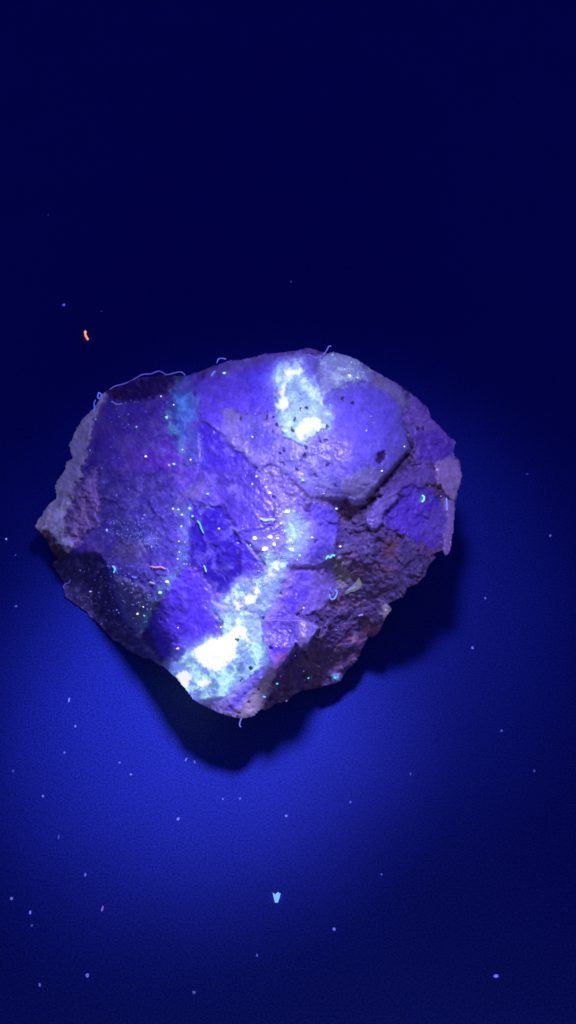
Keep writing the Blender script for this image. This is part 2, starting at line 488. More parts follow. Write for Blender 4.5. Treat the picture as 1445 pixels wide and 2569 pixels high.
# --- teal vein on the left
TV = [(436, 985), (477, 978), (494, 1004), (499, 1032), (494, 1076), (503, 1109), (502, 1150), (498, 1168), (470, 1168), (455, 1128), (428, 1090), (415, 1040), (428, 1012)]
region(TV, 'teal_vein', 0.02, alb(66, 62, 175), 0.5, warp=9, fine=5, soft=16, glow=lin((16, 38, 90)))
region([(440, 980), (470, 975), (485, 1000), (480, 1090), (465, 1090), (445, 1050)], col=alb(66, 66, 180), soft=16, warp=9, fine=5, glow=lin((42, 104, 168)), mod=0.25 + 0.75 * mot)
region([(415, 1030), (440, 1020), (450, 1080), (465, 1140), (452, 1130), (425, 1085)], soft=8, glow=lin((46, 110, 125)), mod=mot)
region([(440, 945), (480, 938), (480, 975), (440, 985)], soft=12, glow=lin((20, 44, 70)))
region([(440, 1260), (480, 1265), (480, 1400), (455, 1440), (405, 1495), (370, 1570), (345, 1590), (395, 1480), (440, 1420), (450, 1340)], soft=10, glow=lin((38, 62, 96)), col=alb(70, 80, 160), mod=0.35 + 0.65 * mot)
region([(395, 1480), (440, 1430), (450, 1445), (410, 1495)], soft=6, glow=lin((34, 96, 118)), mod=mot)

# --- violet crystals in the middle
region([(486, 970), (530, 925), (577, 900), (640, 890), (720, 880), (690, 960), (640, 1040), (566, 1030), (563, 1090), (505, 1053), (498, 1010)], 'violet_crystal', 0.03, alb(88, 64, 222), 0.25, warp=2, fine=1)
region([(627, 940), (700, 890), (695, 960), (690, 1030), (630, 1045)], col=alb(84, 66, 230), soft=8, rough=0.25, add=0.03, warp=3)
region([(490, 932), (580, 905), (690, 885), (780, 872), (800, 885), (700, 905), (600, 925), (530, 945)], col=alb(84, 68, 165), soft=10)
region([(505, 1053), (563, 1090), (576, 1115), (607, 1137), (643, 1175), (660, 1200), (600, 1215), (520, 1200), (500, 1168), (504, 1109), (495, 1076)], 'violet_crystal', -0.012, alb(58, 37, 185), 0.25, warp=2, fine=1)
region([(500, 1190), (530, 1180), (640, 1180), (700, 1230), (740, 1262), (700, 1300), (690, 1310), (640, 1320), (580, 1325), (560, 1275), (500, 1262), (470, 1250)], 'lavender_crystal', 0.03, alb(66, 47, 168), 0.15, warp=4)
region([(470, 1225), (510, 1200), (530, 1225), (500, 1250), (440, 1260)], col=alb(92, 78, 172), soft=12)
region([(480, 1268), (560, 1272), (585, 1310), (602, 1345), (605, 1455), (560, 1500), (520, 1465), (470, 1400), (475, 1320)], 'deep_violet_crystal', -0.015, alb(42, 24, 160), 0.15, soft=12, warp=4)
region([(520, 1255), (562, 1270), (545, 1290), (505, 1285)], col=alb(36, 20, 160), soft=14)
region([(500, 1190), (640, 1180), (690, 1235), (640, 1290), (560, 1270)], col=alb(58, 41, 155), soft=20)
region([(602, 1345), (607, 1350), (672, 1436), (674, 1455), (650, 1460), (606, 1456)], 'crystal_wedge', 0.015, alb(58, 38, 190), 0.4, soft=3, warp=1.5, fine=1, bevel=4)
region([(580, 1325), (640, 1318), (690, 1302), (715, 1330), (715, 1370), (700, 1396), (666, 1394), (640, 1375), (605, 1350)], 'crystal_wedge', 0.05, alb(70, 52, 195), 0.4, soft=3, warp=2, fine=1, bevel=4)
region([(690, 1240), (732, 1261), (768, 1286), (799, 1325), (845, 1340), (835, 1405), (799, 1421), (732, 1421), (700, 1411), (669, 1402), (700, 1396), (715, 1370), (715, 1330), (690, 1302)], 'lavender_block', 0.06, alb(92, 82, 185), 0.4, soft=3, warp=2, fine=1, bevel=5)
region([(768, 1286), (785, 1262), (845, 1262), (852, 1300), (846, 1345), (830, 1370), (799, 1330)], 'violet_step', 0.03, alb(78, 60, 200), 0.6, warp=4)
region([(780, 1335), (840, 1330), (835, 1400), (800, 1420), (770, 1400)], col=alb(84, 68, 205), soft=12)
region([(640, 1185), (680, 1160), (735, 1200), (785, 1245), (850, 1255), (845, 1275), (785, 1262), (735, 1262), (690, 1240)], 'lavender_shelf', -0.01, alb(90, 75, 165), 0.5, warp=3)
region([(700, 1412), (735, 1422), (800, 1424), (832, 1410), (845, 1480), (800, 1530), (745, 1548), (660, 1552), (655, 1540), (693, 1485), (690, 1440)], 'lavender_block', 0.0, alb(100, 78, 195), 0.5, warp=4)
region([(755, 1440), (780, 1440), (770, 1490), (735, 1530), (690, 1560), (720, 1500)], col=alb(76, 54, 222), soft=12)
region([(372, 1560), (440, 1450), (470, 1410), (520, 1470), (560, 1500), (535, 1520), (555, 1590), (500, 1610), (440, 1662), (400, 1640)], 'violet_crystal', 0.0, alb(74, 50, 215), 0.35, warp=4)
region([(653, 1552), (758, 1552), (783, 1561), (801, 1575), (766, 1630), (749, 1633), (744, 1616), (722, 1655), (691, 1688), (675, 1671), (661, 1605)], 'lavender_slab', 0.14, alb(72, 53, 168), 0.25, soft=3, warp=1.2, fine=0.8, bevel=2)
sl_, sd_ = region([(653, 1552), (758, 1552), (783, 1561), (801, 1575), (766, 1630), (749, 1633), (744, 1616), (722, 1655), (691, 1688), (675, 1671), (661, 1605)], warp=1.2, fine=0.8)
OFFS[sl_] += sstep(-2.5, 2.5, sd_) * 0.42 * sstep(0, 1, ((U[sl_] - 660) * 0.62 + (V[sl_] - 1560) * 0.78) / 150)
region([(740, 1550), (783, 1561), (801, 1575), (766, 1630), (749, 1633), (744, 1600)], col=alb(94, 78, 172), soft=8, warp=2)
region([(720, 1595), (735, 1600), (690, 1650), (672, 1665), (670, 1640)], col=alb(70, 42, 220), soft=8)
region([(680, 1640), (722, 1640), (700, 1690), (680, 1685)], col=alb(120, 78, 190), soft=9)

# --- the big pale slab at the upper right
SL = [(566, 1026), (600, 1035), (640, 1042), (690, 1030), (684, 960), (700, 910), (760, 895), (800, 890), (830, 880), (900, 900), (950, 932), (990, 955), (1017, 985),
      (1020, 1015), (1003, 1056), (1022, 1095), (1028, 1126), (972, 1188), (961, 1200), (932, 1233), (913, 1258), (885, 1267), (868, 1252), (816, 1252), (780, 1246),
      (732, 1199), (678, 1160), (650, 1176), (640, 1160), (605, 1133), (576, 1110), (560, 1076)]
region(SL, 'crystal_slab', 0.055, alb(96, 84, 200), 0.35, soft=3, warp=1.5, fine=1.2, bevel=9)
sl_, sd_ = region(SL, warp=1.5, fine=1.2)
OFFS[sl_] += sstep(-4, 4, sd_) * 0.14 * sstep(800, 900, U[sl_]) * sstep(980, 1180, V[sl_])
region([(560, 1026), (600, 1036), (605, 1090), (640, 1130), (660, 1165), (640, 1165), (600, 1130), (575, 1110), (560, 1076)], col=alb(104, 92, 178), soft=6)
region([(600, 1085), (660, 1060), (690, 1075), (680, 1140), (640, 1125)], col=alb(74, 64, 180), soft=16)
region([(680, 1075), (740, 1100), (830, 1090), (830, 1190), (880, 1250), (800, 1250), (700, 1165)], col=alb(108, 102, 194), soft=16, mod=0.2 + 0.8 * mot)
region([(840, 990), (900, 962), (950, 975), (1000, 1000), (1005, 1050), (995, 1100), (985, 1150), (940, 1180), (900, 1235), (860, 1235), (832, 1190), (825, 1130), (830, 1040)], col=alb(98, 82, 232), soft=22, rough=0.2, warp=6)
region([(850, 1200), (930, 1170), (960, 1195), (915, 1255), (870, 1255)], col=alb(116, 106, 205), soft=12)
region([(920, 925), (1015, 980), (1022, 1010), (1005, 1040), (990, 1005), (940, 965)], col=alb(112, 104, 178), soft=8)
region([(800, 900), (835, 884), (896, 902), (925, 928), (928, 955), (905, 955), (870, 960), (840, 978), (810, 1000), (800, 955)], 'pale_green_patch', 0.06, alb(112, 108, 190), 0.6, warp=8, fine=5, soft=14, glow=lin((58, 74, 104)))
region([(800, 900), (835, 884), (896, 902), (925, 940), (870, 960), (810, 1000)], soft=8, glow=lin((124, 152, 162)), mod=sstep(0.0, 0.35, n_pat))

WP = [(684, 945), (700, 918), (755, 905), (760, 935), (790, 958), (808, 985), (815, 1012), (832, 1040), (828, 1080), (808, 1078), (790, 1085), (776, 1100), (762, 1114), (735, 1102), (712, 1088), (696, 1062), (695, 1030), (698, 1000), (688, 975)]
region(WP, 'glowing_patch', 0.12, alb(92, 104, 150), 0.9, warp=9, fine=5, soft=10, glow=lin((124, 160, 204)))
region(WP, soft=5, glow=lin((196, 220, 218)), mod=sstep(0.0, 0.34, n_pat), warp=9, fine=5)
region(WP, soft=5, glow=lin((92, 96, 205)), mod=sstep(0.1, 0.35, -n_pat), warp=9, fine=5)
region([(830, 1085), (770, 1100), (765, 1140), (800, 1150), (830, 1120)], soft=10, glow=lin((70, 80, 130)), mod=mot)
for pg in ([(755, 1065), (775, 1050), (800, 1048), (809, 1062), (800, 1080), (782, 1074), (766, 1088), (763, 1106), (750, 1096), (738, 1083)],
           [(711, 925), (722, 930), (745, 930), (753, 920), (757, 933), (745, 940), (716, 940)],
           [(708, 965), (716, 960), (712, 985), (704, 995), (702, 980)],
           [(702, 1005), (718, 1000), (722, 1020), (706, 1028)]):
    region(pg, glow=lin((240, 238, 228)), warp=4, fine=4, soft=4)



def paint_halo(poly, reach, col, k0=1.0):
    # scattered light of the glowing mineral, painted as emission on the crystal round it
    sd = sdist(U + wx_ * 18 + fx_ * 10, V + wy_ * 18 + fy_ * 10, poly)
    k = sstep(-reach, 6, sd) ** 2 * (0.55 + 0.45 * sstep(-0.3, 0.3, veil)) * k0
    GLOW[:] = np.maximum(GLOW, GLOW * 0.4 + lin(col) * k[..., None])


paint_halo(WP, 42, (96, 104, 205))
# --- bottom glowing patch and the vein above it
VN = [(680, 1385), (724, 1400), (712, 1440), (700, 1475), (678, 1520), (660, 1548), (600, 1530), (555, 1525), (566, 1498), (598, 1458), (650, 1445), (668, 1425), (655, 1395)]
region(VN, 'glowing_vein', 0.05, alb(80, 84, 150), 0.9, warp=4, fine=4, soft=10, glow=lin((92, 122, 168)))
region(VN, soft=4, glow=lin((180, 222, 205)), mod=sstep(0.05, 0.3, n_pat), warp=4)
region([(720, 1280), (745, 1285), (770, 1315), (775, 1350), (760, 1382), (740, 1400), (715, 1404), (720, 1360), (716, 1320)], 'teal_patch', 0.07, alb(90, 100, 160), 0.6, warp=4, fine=3, soft=7, glow=lin((78, 112, 138)))
region([(725, 1310), (745, 1300), (765, 1340), (755, 1380), (735, 1390), (722, 1350)], soft=5, glow=lin((150, 205, 195)), mod=sstep(0.05, 0.3, n_pat))
BP = [(425, 1690), (440, 1662), (470, 1630), (500, 1608), (520, 1592), (560, 1592), (560, 1560), (535, 1524), (530, 1508), (560, 1520), (612, 1531), (645, 1546), (656, 1580), (663, 1610), (670, 1662),
      (640, 1684), (602, 1728), (560, 1748), (500, 1752), (483, 1762), (440, 1720)]
region(BP, 'glowing_patch', 0.06, alb(88, 100, 150), 0.9, warp=2.5, fine=3, soft=7, glow=lin((104, 140, 196)), bevel=2)
region(BP, soft=4, glow=lin((172, 220, 215)), mod=sstep(-0.06, 0.26, n_pat), warp=3)
region(BP, soft=4, glow=lin((70, 96, 178)), mod=sstep(0.08, 0.35, -n_pat), warp=3)
region([(535, 1512), (600, 1535), (560, 1560), (545, 1590), (500, 1610), (540, 1560)], soft=8, glow=lin((48, 58, 130)), mod=mot, col=alb(84, 70, 215))
region([(600, 1545), (645, 1548), (660, 1605), (640, 1620), (620, 1570)], soft=6, glow=lin((118, 146, 160)))
region([(560, 1750), (640, 1690), (672, 1660), (690, 1690), (655, 1780), (600, 1810), (540, 1795), (480, 1760)], 'violet_tip', 0.02, alb(116, 100, 205), 0.5, warp=3, soft=8, glow=lin((22, 20, 40)))
region([(655, 1665), (672, 1672), (620, 1740), (580, 1785), (560, 1785), (610, 1725)], col=alb(86, 62, 220), soft=5, warp=2)
region([(690, 1690), (660, 1770), (640, 1800), (590, 1800), (630, 1740)], col=alb(138, 120, 180), soft=8, warp=3, part='pale_tip')
for pg in ([(482, 1635), (500, 1625), (530, 1605), (545, 1604), (575, 1590), (577, 1575), (592, 1568), (612, 1572), (621, 1595), (626, 1617), (614, 1610), (601, 1596), (592, 1610), (592, 1642), (570, 1667), (545, 1685), (520, 1676), (500, 1662), (485, 1650)],
           [(441, 1688), (465, 1683), (482, 1700), (476, 1716), (465, 1732), (450, 1716)],
           [(500, 1716), (515, 1700), (527, 1712), (515, 1724)],
           [(610, 1499), (628, 1488), (645, 1496), (640, 1516), (616, 1518)],
           [(590, 1512), (602, 1508), (606, 1522), (592, 1528)],
           [(633, 1470), (648, 1476), (656, 1484), (648, 1490), (636, 1482)],
           [(686, 1412), (696, 1410), (694, 1424), (686, 1426)],
           [(678, 1430), (688, 1436), (684, 1448), (677, 1442)],
           [(596, 1552), (602, 1550), (604, 1568), (594, 1566)]):
    region(pg, glow=lin((240, 238, 232)), warp=4, fine=5, soft=5)

PE = alb(122, 108, 235)
for ln, wd in (([(505, 1051), (535, 1068), (563, 1090)], 4), ([(566, 1028), (560, 1076), (576, 1110), (605, 1133), (640, 1160), (650, 1176)], 6), ([(678, 1160), (732, 1199), (780, 1245)], 5),
               ([(580, 1325), (605, 1350), (640, 1395), (672, 1436), (676, 1456)], 5), ([(690, 1240), (735, 1261), (768, 1286), (799, 1325)], 5), ([(669, 1402), (700, 1411), (732, 1421), (799, 1423), (832, 1410)], 5),
               ([(645, 1546), (656, 1580), (664, 1610), (672, 1662)], 4), ([(783, 1563), (798, 1576), (766, 1628)], 4), ([(744, 1616), (722, 1655), (691, 1688)], 5),
               ([(885, 1267), (913, 1258), (932, 1233), (961, 1200), (972, 1188), (1026, 1126)], 6), ([(1022, 1095), (1003, 1056), (1020, 1015)], 5),
               ([(530, 1508), (560, 1521), (612, 1532), (645, 1546)], 5), ([(925, 1270), (920, 1315), (937, 1330)], 4), ([(968, 1277), (962, 1312)], 4)):
    ridge(ln, wd, PE)
paint_halo(BP, 40, (92, 108, 205))
paint_halo(VN, 36, (96, 112, 205))
paint_halo([(720, 1280), (745, 1285), (770, 1315), (775, 1350), (760, 1382), (740, 1400), (715, 1404), (690, 1370), (640, 1370), (640, 1345), (700, 1335)], 30, (96, 104, 200))
# mottling of the stone itself
ca, sa = math.cos(0.9), math.sin(0.9)
SU, SV = U * ca + V * sa, -U * sa + V * ca
streak = fbm(SU / 5.0 + wx_ * 4, SV + wy_ * 14, 9, 4, 611, 0.6)
CRY = 1 - sstep(0.4, 0.75, ROUGH)
k = (np.clip(sstep(0.02, 0.4, veil) * 0.40 + sstep(0.1, 0.45, streak) * 0.30, 0, 1) * CRY)[..., None]
TINT = TINT * (1 - k) + alb(112, 98, 220) * k
k = (sstep(0.05, 0.45, -veil) * 0.40 * CRY)[..., None]
TINT = TINT * (1 - k) + TINT * np.array([0.55, 0.5, 0.8]) * k
k = (sstep(0.70, 0.9, wr1) * 0.45 * sstep(0.45, 0.8, ROUGH) * sstep(0.1, 0.3, wd2 - wd1))[..., None]
TINT = TINT * (1 - k) + (TINT * 1.5 + 0.03) * k
k = (np.isin(PART, [part_id('speckled_face'), part_id('dark_flank'), part_id('violet_face')]) * (0.45 * sstep(0.72, 0.92, wr1) * sstep(0.05, 0.25, wd2 - wd1) + 0.35 * sstep(0.2, 0.5, n_small)))[..., None]
TINT = TINT * (1 - k) + alb(96, 92, 190) * k
mv = 1 + 0.16 * n_mid * 2 + 0.12 * n_small * 2
TINT *= np.clip(mv, 0.5, 1.5)[..., None]
pale = sstep(0.62, 0.8, wr2) * sstep(0.0, 0.25, n_mid)
k = (pale * 0.35 * np.clip(ROUGH, 0, 1))[..., None]
TINT = TINT * (1 - k) + alb(120, 108, 200) * k
TINT = np.clip(TINT, 0.01, 0.92)

# pits
PITS = [(604, 1050, 6), (770, 1022, 5), (753, 1027, 4), (738, 1053, 5), (733, 1078, 4), (711, 1086, 4), (685, 1046, 5), (668, 1046, 5), (958, 1147, 13), (952, 1154, 10), (712, 1130, 6), (703, 1137, 4),
        (708, 1163, 5), (745, 1180, 4), (764, 1142, 6), (768, 1123, 6), (860, 1000, 7), (885, 1012, 6), (820, 1070, 6), (803, 1106, 5), (818, 1105, 5), (822, 1165, 6), (794, 1194, 4), (840, 1218, 4),
        (910, 985, 3), (684, 1145, 3), (694, 1065, 4), (684, 1083, 3), (688, 1246, 5), (700, 1270, 4), (660, 1550, 6), (596, 1604, 6), (600, 1790, 4), (594, 1798, 4), (624, 1763, 5), (605, 1706, 4), (628, 1676, 5),
        (748, 1543, 6), (757, 1534, 5), (680, 1624, 6), (742, 1619, 4), (1050, 1075, 6), (1062, 1075, 5), (705, 1487, 5), (793, 1360, 5), (845, 1365, 5), (680, 1625, 4), (650, 1730, 5), (690, 1765, 5)]
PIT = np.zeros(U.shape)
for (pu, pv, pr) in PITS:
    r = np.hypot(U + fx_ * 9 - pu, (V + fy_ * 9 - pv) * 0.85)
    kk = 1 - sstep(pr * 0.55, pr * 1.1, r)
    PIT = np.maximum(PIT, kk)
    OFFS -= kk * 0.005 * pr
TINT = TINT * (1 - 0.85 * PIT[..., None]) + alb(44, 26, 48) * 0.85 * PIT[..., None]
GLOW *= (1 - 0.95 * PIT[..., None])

# ------------------------------------------------------------------ relief
_, _, a1, a2, ox1, oy1 = worley(U + wx_ * 14, V + wy_ * 14, 62, 71)
_, _, b1, b2, ox2, oy2 = worley(U + fx_ * 6, V + fy_ * 6, 22, 72)
_, _, c1, c2, ox3, oy3 = worley(U, V, 9, 73)
FR = 0.05 + 0.95 * ROUGH
fac = 0.05 * FR * (ox1 * (a1 - .5) + oy1 * (a2 - .5)) * 2 + 0.03 * (ox2 * (b1 - .5) + oy2 * (b2 - .5)) * 2 * FR
fac += 0.014 * (ox3 * (c1 - .5) + oy3 * (c2 - .5)) * 2 * ROUGH * 1.6 + 0.006 * streak * CRY + 0.010 * (b1 - .5) * ROUGH + 0.012 * (c1 - .5) * ROUGH + 0.022 * (c2 - .5) * sstep(0.6, 0.9, ROUGH) + 0.05 * (b2 - .5) * sstep(0.6, 0.9, ROUGH)
bump = fbm(U, V, 60, 5, 81) * 0.05 * (0.12 + 0.9 * ROUGH) + (fbm(U, V, 14, 4, 82, 0.6)) * 0.022 * ROUGH
REL = OFFS * 0.7 + fac + bump
RP = np.pad(REL, 1, mode='edge')
REL = 0.5 * REL + 0.125 * (RP[:-2, 1:-1] + RP[2:, 1:-1] + RP[1:-1, :-2] + RP[1:-1, 2:])
HF = np.maximum(H + REL, 0.03)
edge = np.maximum(SD - 3, 0)
TH = edge / 72.0 + 0.05 * np.minimum(edge / 12, 1)
HB = np.maximum(HF - TH, 0.003)
lowb = H - TH
HB = np.where(edge > 0, np.maximum(np.minimum(lowb + 0.2 * fac, HF - 0.02), 0.003), HF)


def surf(u, v, lift=0.0):
    j = int(round((u - us[0]) / ST)); i = int(round((v - vsy[0]) / ST))
    i = min(max(i, 0), U.shape[0] - 1); j = min(max(j, 0), U.shape[1] - 1)
    return at(u, v, HF[i, j] + lift)


rock = bpy.data.objects.new('mineral_rock', None)
COL.objects.link(rock)
base0 = at(620, 1450, 0.0)
rock.location = (base0[0], base0[1], 0.0)
tag(rock, 'rough violet mineral rock with glowing white green patches lying on the dark blue table', 'rock')


def grid_mesh(name, P, faces_ij, tint, glow):
    """faces_ij: arrays of grid cells (i, j)"""
    i, j = faces_ij
    W = U.shape[1]
    quad = np.stack([i * W + j, (i + 1) * W + j, (i + 1) * W + j + 1, i * W + j + 1], 1)
    used, inv = np.unique(quad.ravel(), return_inverse=True)
    q = inv.reshape(-1, 4).astype(np.int32)
    co = P.reshape(-1, 3)[used] - np.array(rock.location)
    me = bpy.data.meshes.new(name)
    me.vertices.add(len(co)); me.vertices.foreach_set('co', co.astype(np.float32).ravel())
    me.loops.add(q.size); me.loops.foreach_set('vertex_index', q.ravel())
    me.polygons.add(len(q))
    me.polygons.foreach_set('loop_start', np.arange(0, q.size, 4, dtype=np.int32))
    me.polygons.foreach_set('use_smooth', np.ones(len(q), bool))
    me.update(calc_edges=True)
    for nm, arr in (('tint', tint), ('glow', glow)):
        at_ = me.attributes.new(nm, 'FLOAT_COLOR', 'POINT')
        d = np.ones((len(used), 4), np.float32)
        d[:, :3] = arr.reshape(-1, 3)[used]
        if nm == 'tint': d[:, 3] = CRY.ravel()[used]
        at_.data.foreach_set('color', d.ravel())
    me.materials.append(M_STONE)
    o = bpy.data.objects.new(name, me)
    COL.objects.link(o)
    o.parent = rock
    return o


cell = INS[:-1, :-1] & INS[1:, :-1] & INS[1:, 1:] & INS[:-1, 1:]
PF = at(U, V, HF)
PB = at(U, V, HB)
cp = PART[:-1, :-1]
# split each kind into its separate pieces (connected areas); crumbs go to the neighbour around them


def label_components(lbl, mask):
    comp = -np.ones(lbl.shape, int)
    nxt = 0
    hh, ww = lbl.shape
    for si in range(hh):
        for sj in range(ww):
            if not mask[si, sj] or comp[si, sj] >= 0: continue
            L = lbl[si, sj]; stack = [(si, sj)]; comp[si, sj] = nxt
            while stack:
                a, b = stack.pop()
                for da, db in ((1, 0), (-1, 0), (0, 1), (0, -1)):
                    x, y = a + da, b + db
                    if 0 <= x < hh and 0 <= y < ww and mask[x, y] and comp[x, y] < 0 and lbl[x, y] == L:
                        comp[x, y] = nxt; stack.append((x, y))
            nxt += 1
    return comp, nxt


cp = cp.copy()
comp, nc = label_components(cp, cell)
cnt = np.bincount(comp[cell], minlength=nc)
for _ in range(60):
    bad = cell & (cnt[np.maximum(comp, 0)] < 260)
    if not bad.any(): break
    moved = False
    for da, db in ((1, 0), (-1, 0), (0, 1), (0, -1)):
        nb = np.roll(comp, (da, db), (0, 1)); nl = np.roll(cp, (da, db), (0, 1)); nm = np.roll(cell, (da, db), (0, 1))
        okk = bad & nm & (cnt[np.maximum(nb, 0)] >= 260)
        comp[okk] = nb[okk]; cp[okk] = nl[okk]
        bad &= ~okk
        moved |= okk.any()
    if not moved: break
for cid in np.unique(comp[cell]):
    ii, jj = np.nonzero(cell & (comp == cid))
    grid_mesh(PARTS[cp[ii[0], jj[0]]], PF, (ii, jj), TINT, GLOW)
# hidden back and underside
ii, jj = np.nonzero(cell)
tb = np.zeros_like(TINT); tb[:] = alb(70, 48, 120)
tb *= np.clip(1 + 0.5 * n_mid, 0.4, 1.6)[..., None]
gb = np.zeros_like(GLOW)
kb = np.exp(-((U - 462) / 62) ** 2 - ((V - 1700) / 52) ** 2) * sstep(-0.35, 0.25, n_pat)   # patch glow carried under the lower left edge, added to light the shadowed table
gb += lin((235, 232, 190)) * kb[..., None]
grid_mesh('underside', PB, (ii, jj), tb, gb)

# ------------------------------------------------------------------ grains on the rock
ICO_V = None


def blob(c, r, seed, flat=1.0, stretch=(1, 1)):
    """a small angular grain: a jittered octahedral ball, 18 corners"""
    rr = random.Random(seed)
    V_, F_ = [], []
    for lat in (-0.85, -0.3, 0.35, 0.85):
        cr = math.sqrt(max(0, 1 - lat * lat))
        for k in range(6):
            a = k * math.pi / 3 + lat * 2
            f = rr.uniform(0.7, 1.3)
            V_.append((c[0] + r * f * cr * math.cos(a) * stretch[0], c[1] + r * f * cr * math.sin(a) * stretch[1], c[2] + r * f * lat * flat))
    for l in range(3):
        for k in range(6):
            k2 = (k + 1) % 6
            F_.append((l * 6 + k, l * 6 + k2, l * 6 + 6 + k2, l * 6 + 6 + k))
    F_.append(tuple(range(5, -1, -1))); F_.append(tuple(range(18, 24)))
    return V_, F_


GR = {'white': (245, 245, 240), 'green': (140, 215, 190), 'blue': (120, 150, 250), 'lilac': (150, 130, 235), 'teal': (70, 190, 225), 'orange': (255, 190, 140)}
BIG = [(639, 1350, 9, 'white'), (677, 1347, 9, 'white'), (688, 1365, 8, 'white'), (665, 1377, 7, 'white'), (696, 1350, 5, 'white'), (722, 1283, 9, 'white'), (704, 1313, 6, 'white'), (714, 1332, 6, 'green'),
       (728, 1355, 5, 'white'), (730, 1378, 7, 'white'), (752, 1393, 6, 'green'), (783, 1348, 4, 'white'), (476, 1275, 6, 'green'), (456, 1291, 4, 'white'), (448, 1278, 4, 'white'), (434, 1276, 4, 'white'),
       (521, 1239, 5, 'green'), (419, 1459, 6, 'white'), (403, 1487, 7, 'green'), (563, 936, 7, 'green'), (419, 1047, 6, 'green'), (343, 1071, 4, 'green'), (366, 1145, 5, 'white'), (436, 1164, 5, 'green'),
       (478, 1153, 4, 'white'), (458, 1128, 3, 'white'), (424, 1167, 4, 'orange'), (677, 1236, 5, 'white'), (643, 1195, 4, 'white'), (668, 1222, 4, 'white'), (633, 1214, 4, 'white'), (615, 1176, 4, 'lilac'), (633, 1096, 4, 'white'),
       (760, 1204, 6, 'green'), (877, 942, 6, 'white'), (897, 948, 4, 'white'), (834, 890, 4, 'green'), (828, 1016, 5, 'teal'), (919, 1080, 3, 'white'), (958, 1181, 4, 'white'), (1015, 1120, 3, 'white'),
       (446, 1627, 6, 'orange'), (554, 1573, 5, 'white'), (564, 1565, 3, 'white'), (503, 1290, 4, 'lilac'), (549, 1326, 4, 'white'), (447, 1575, 3, 'white'), (844, 1276, 4, 'white'), (854, 1371, 4, 'white'),
       (774, 1701, 5, 'teal'), (761, 1683, 4, 'lilac'), (695, 1715, 5, 'teal'), (663, 1748, 5, 'blue'), (719, 1758, 4, 'lilac'), (841, 1700, 5, 'teal'), (762, 1525, 4, 'white'), (741, 1501, 4, 'lilac'), (847, 1574, 3, 'lilac'),
       (843, 1580, 3, 'lilac'), (1097, 1178, 5, 'lilac'), (1078, 1220, 3, 'lilac'), (1106, 1245, 4, 'lilac'), (1024, 1092, 4, 'lilac'), (932, 1321, 3, 'lilac'), (917, 1319, 3, 'lilac'), (227, 1130, 4, 'blue'), (240, 1052, 4, 'blue'),
       (404, 994, 3, 'white'), (322, 1040, 4, 'lilac'), (436, 1016, 4, 'white'), (293, 1242, 4, 'lilac'), (268, 1330, 6, 'blue'), (358, 1301, 4, 'blue'), (362, 1292, 4, 'blue'), (380, 1371, 5, 'blue'), (202, 1430, 4, 'lilac'),
       (227, 1484, 5, 'lilac'), (248, 1486, 4, 'lilac'), (255, 1566, 4, 'lilac'), (293, 1530, 4, 'blue'), (299, 1537, 4, 'blue'), (345, 1540, 4, 'white'), (360, 1522, 4, 'white'), (362, 1545, 5, 'teal'), (449, 1358, 3, 'white'), (464, 1360, 3, 'green'),
       (450, 1385, 3, 'white'), (462, 1415, 3, 'green'), (468, 1415, 3, 'green'), (446, 1402, 3, 'white'), (455, 1320, 4, 'white'), (483, 1295, 5, 'teal'), (605, 1505, 4, 'blue'), (600, 1475, 5, 'teal'), (628, 1368, 5, 'teal'), (812, 1238, 3, 'white'),
       (805, 1227, 4, 'lilac'), (968, 1530, 5, 'lilac'), (873, 1431, 3, 'lilac'), (905, 1544, 3, 'lilac'), (620, 1620, 3, 'white')]
R4 = random.Random(4)
for q, (gu, gv, gr, gc) in enumerate(BIG):
    if gr < 5: continue
    c0 = surf(gu, gv, 0.01) - np.array(rock.location)
    vv, ff = blob(c0, gr / 143.0 * CM * (0.56 if gr < 7 else 0.72), q, 0.7, (R4.uniform(.55, 1.5), R4.uniform(.55, 1.3)))
    mesh_obj('bright_grain', vv, ff, glow_material('bright_grain_' + gc, GR[gc], 1.5), rock, smooth=False)
small = {}
for q, (gu, gv, gr, gc) in enumerate(BIG):
    if gr < 5: small.setdefault(gc, []).append((gu, gv, gr))
R2 = random.Random(3)


def scatter(poly, nmb, cols, rmin=1.2, rmax=2.6):
    p = np.array(poly, float)
    n_ = 0; tries = 0
    while n_ < nmb and tries < nmb * 30:
        tries += 1
        x = R2.uniform(p[:, 0].min(), p[:, 0].max()); y = R2.uniform(p[:, 1].min(), p[:, 1].max())
        if sdist(np.array([x]), np.array([y]), poly)[0] > 0:
            small.setdefault(R2.choice(cols), []).append((x, y, R2.uniform(rmin, rmax))); n_ += 1


scatter([(260, 1310), (330, 1290), (400, 1340), (400, 1380), (350, 1365), (270, 1340)], 85, ['blue', 'blue', 'lilac'])
scatter([(320, 1340), (350, 1335), (385, 1370), (375, 1378)], 18, ['blue'])
scatter([(240, 1000), (430, 1000), (430, 1180), (300, 1280), (220, 1180)], 90, ['lilac', 'blue', 'blue'], 1.0, 2.0)
scatter([(250, 1380), (330, 1400), (420, 1440), (350, 1580), (290, 1480)], 120, ['blue', 'lilac'], 1.0, 2.2)
scatter([(150, 1420), (260, 1430), (330, 1600), (230, 1540)], 60, ['lilac'], 0.9, 1.8)
scatter([(420, 1260), (480, 1260), (475, 1420), (440, 1450), (440, 1350)], 35, ['green', 'teal', 'blue'], 1.0, 2.2)
scatter([(700, 1560), (930, 1480), (900, 1640), (740, 1740), (670, 1760)], 40, ['lilac', 'blue'], 0.9, 2.0)
scatter([(600, 1180), (690, 1200), (760, 1250), (780, 1380), (640, 1320)], 22, ['white', 'lilac'], 1.0, 2.2)
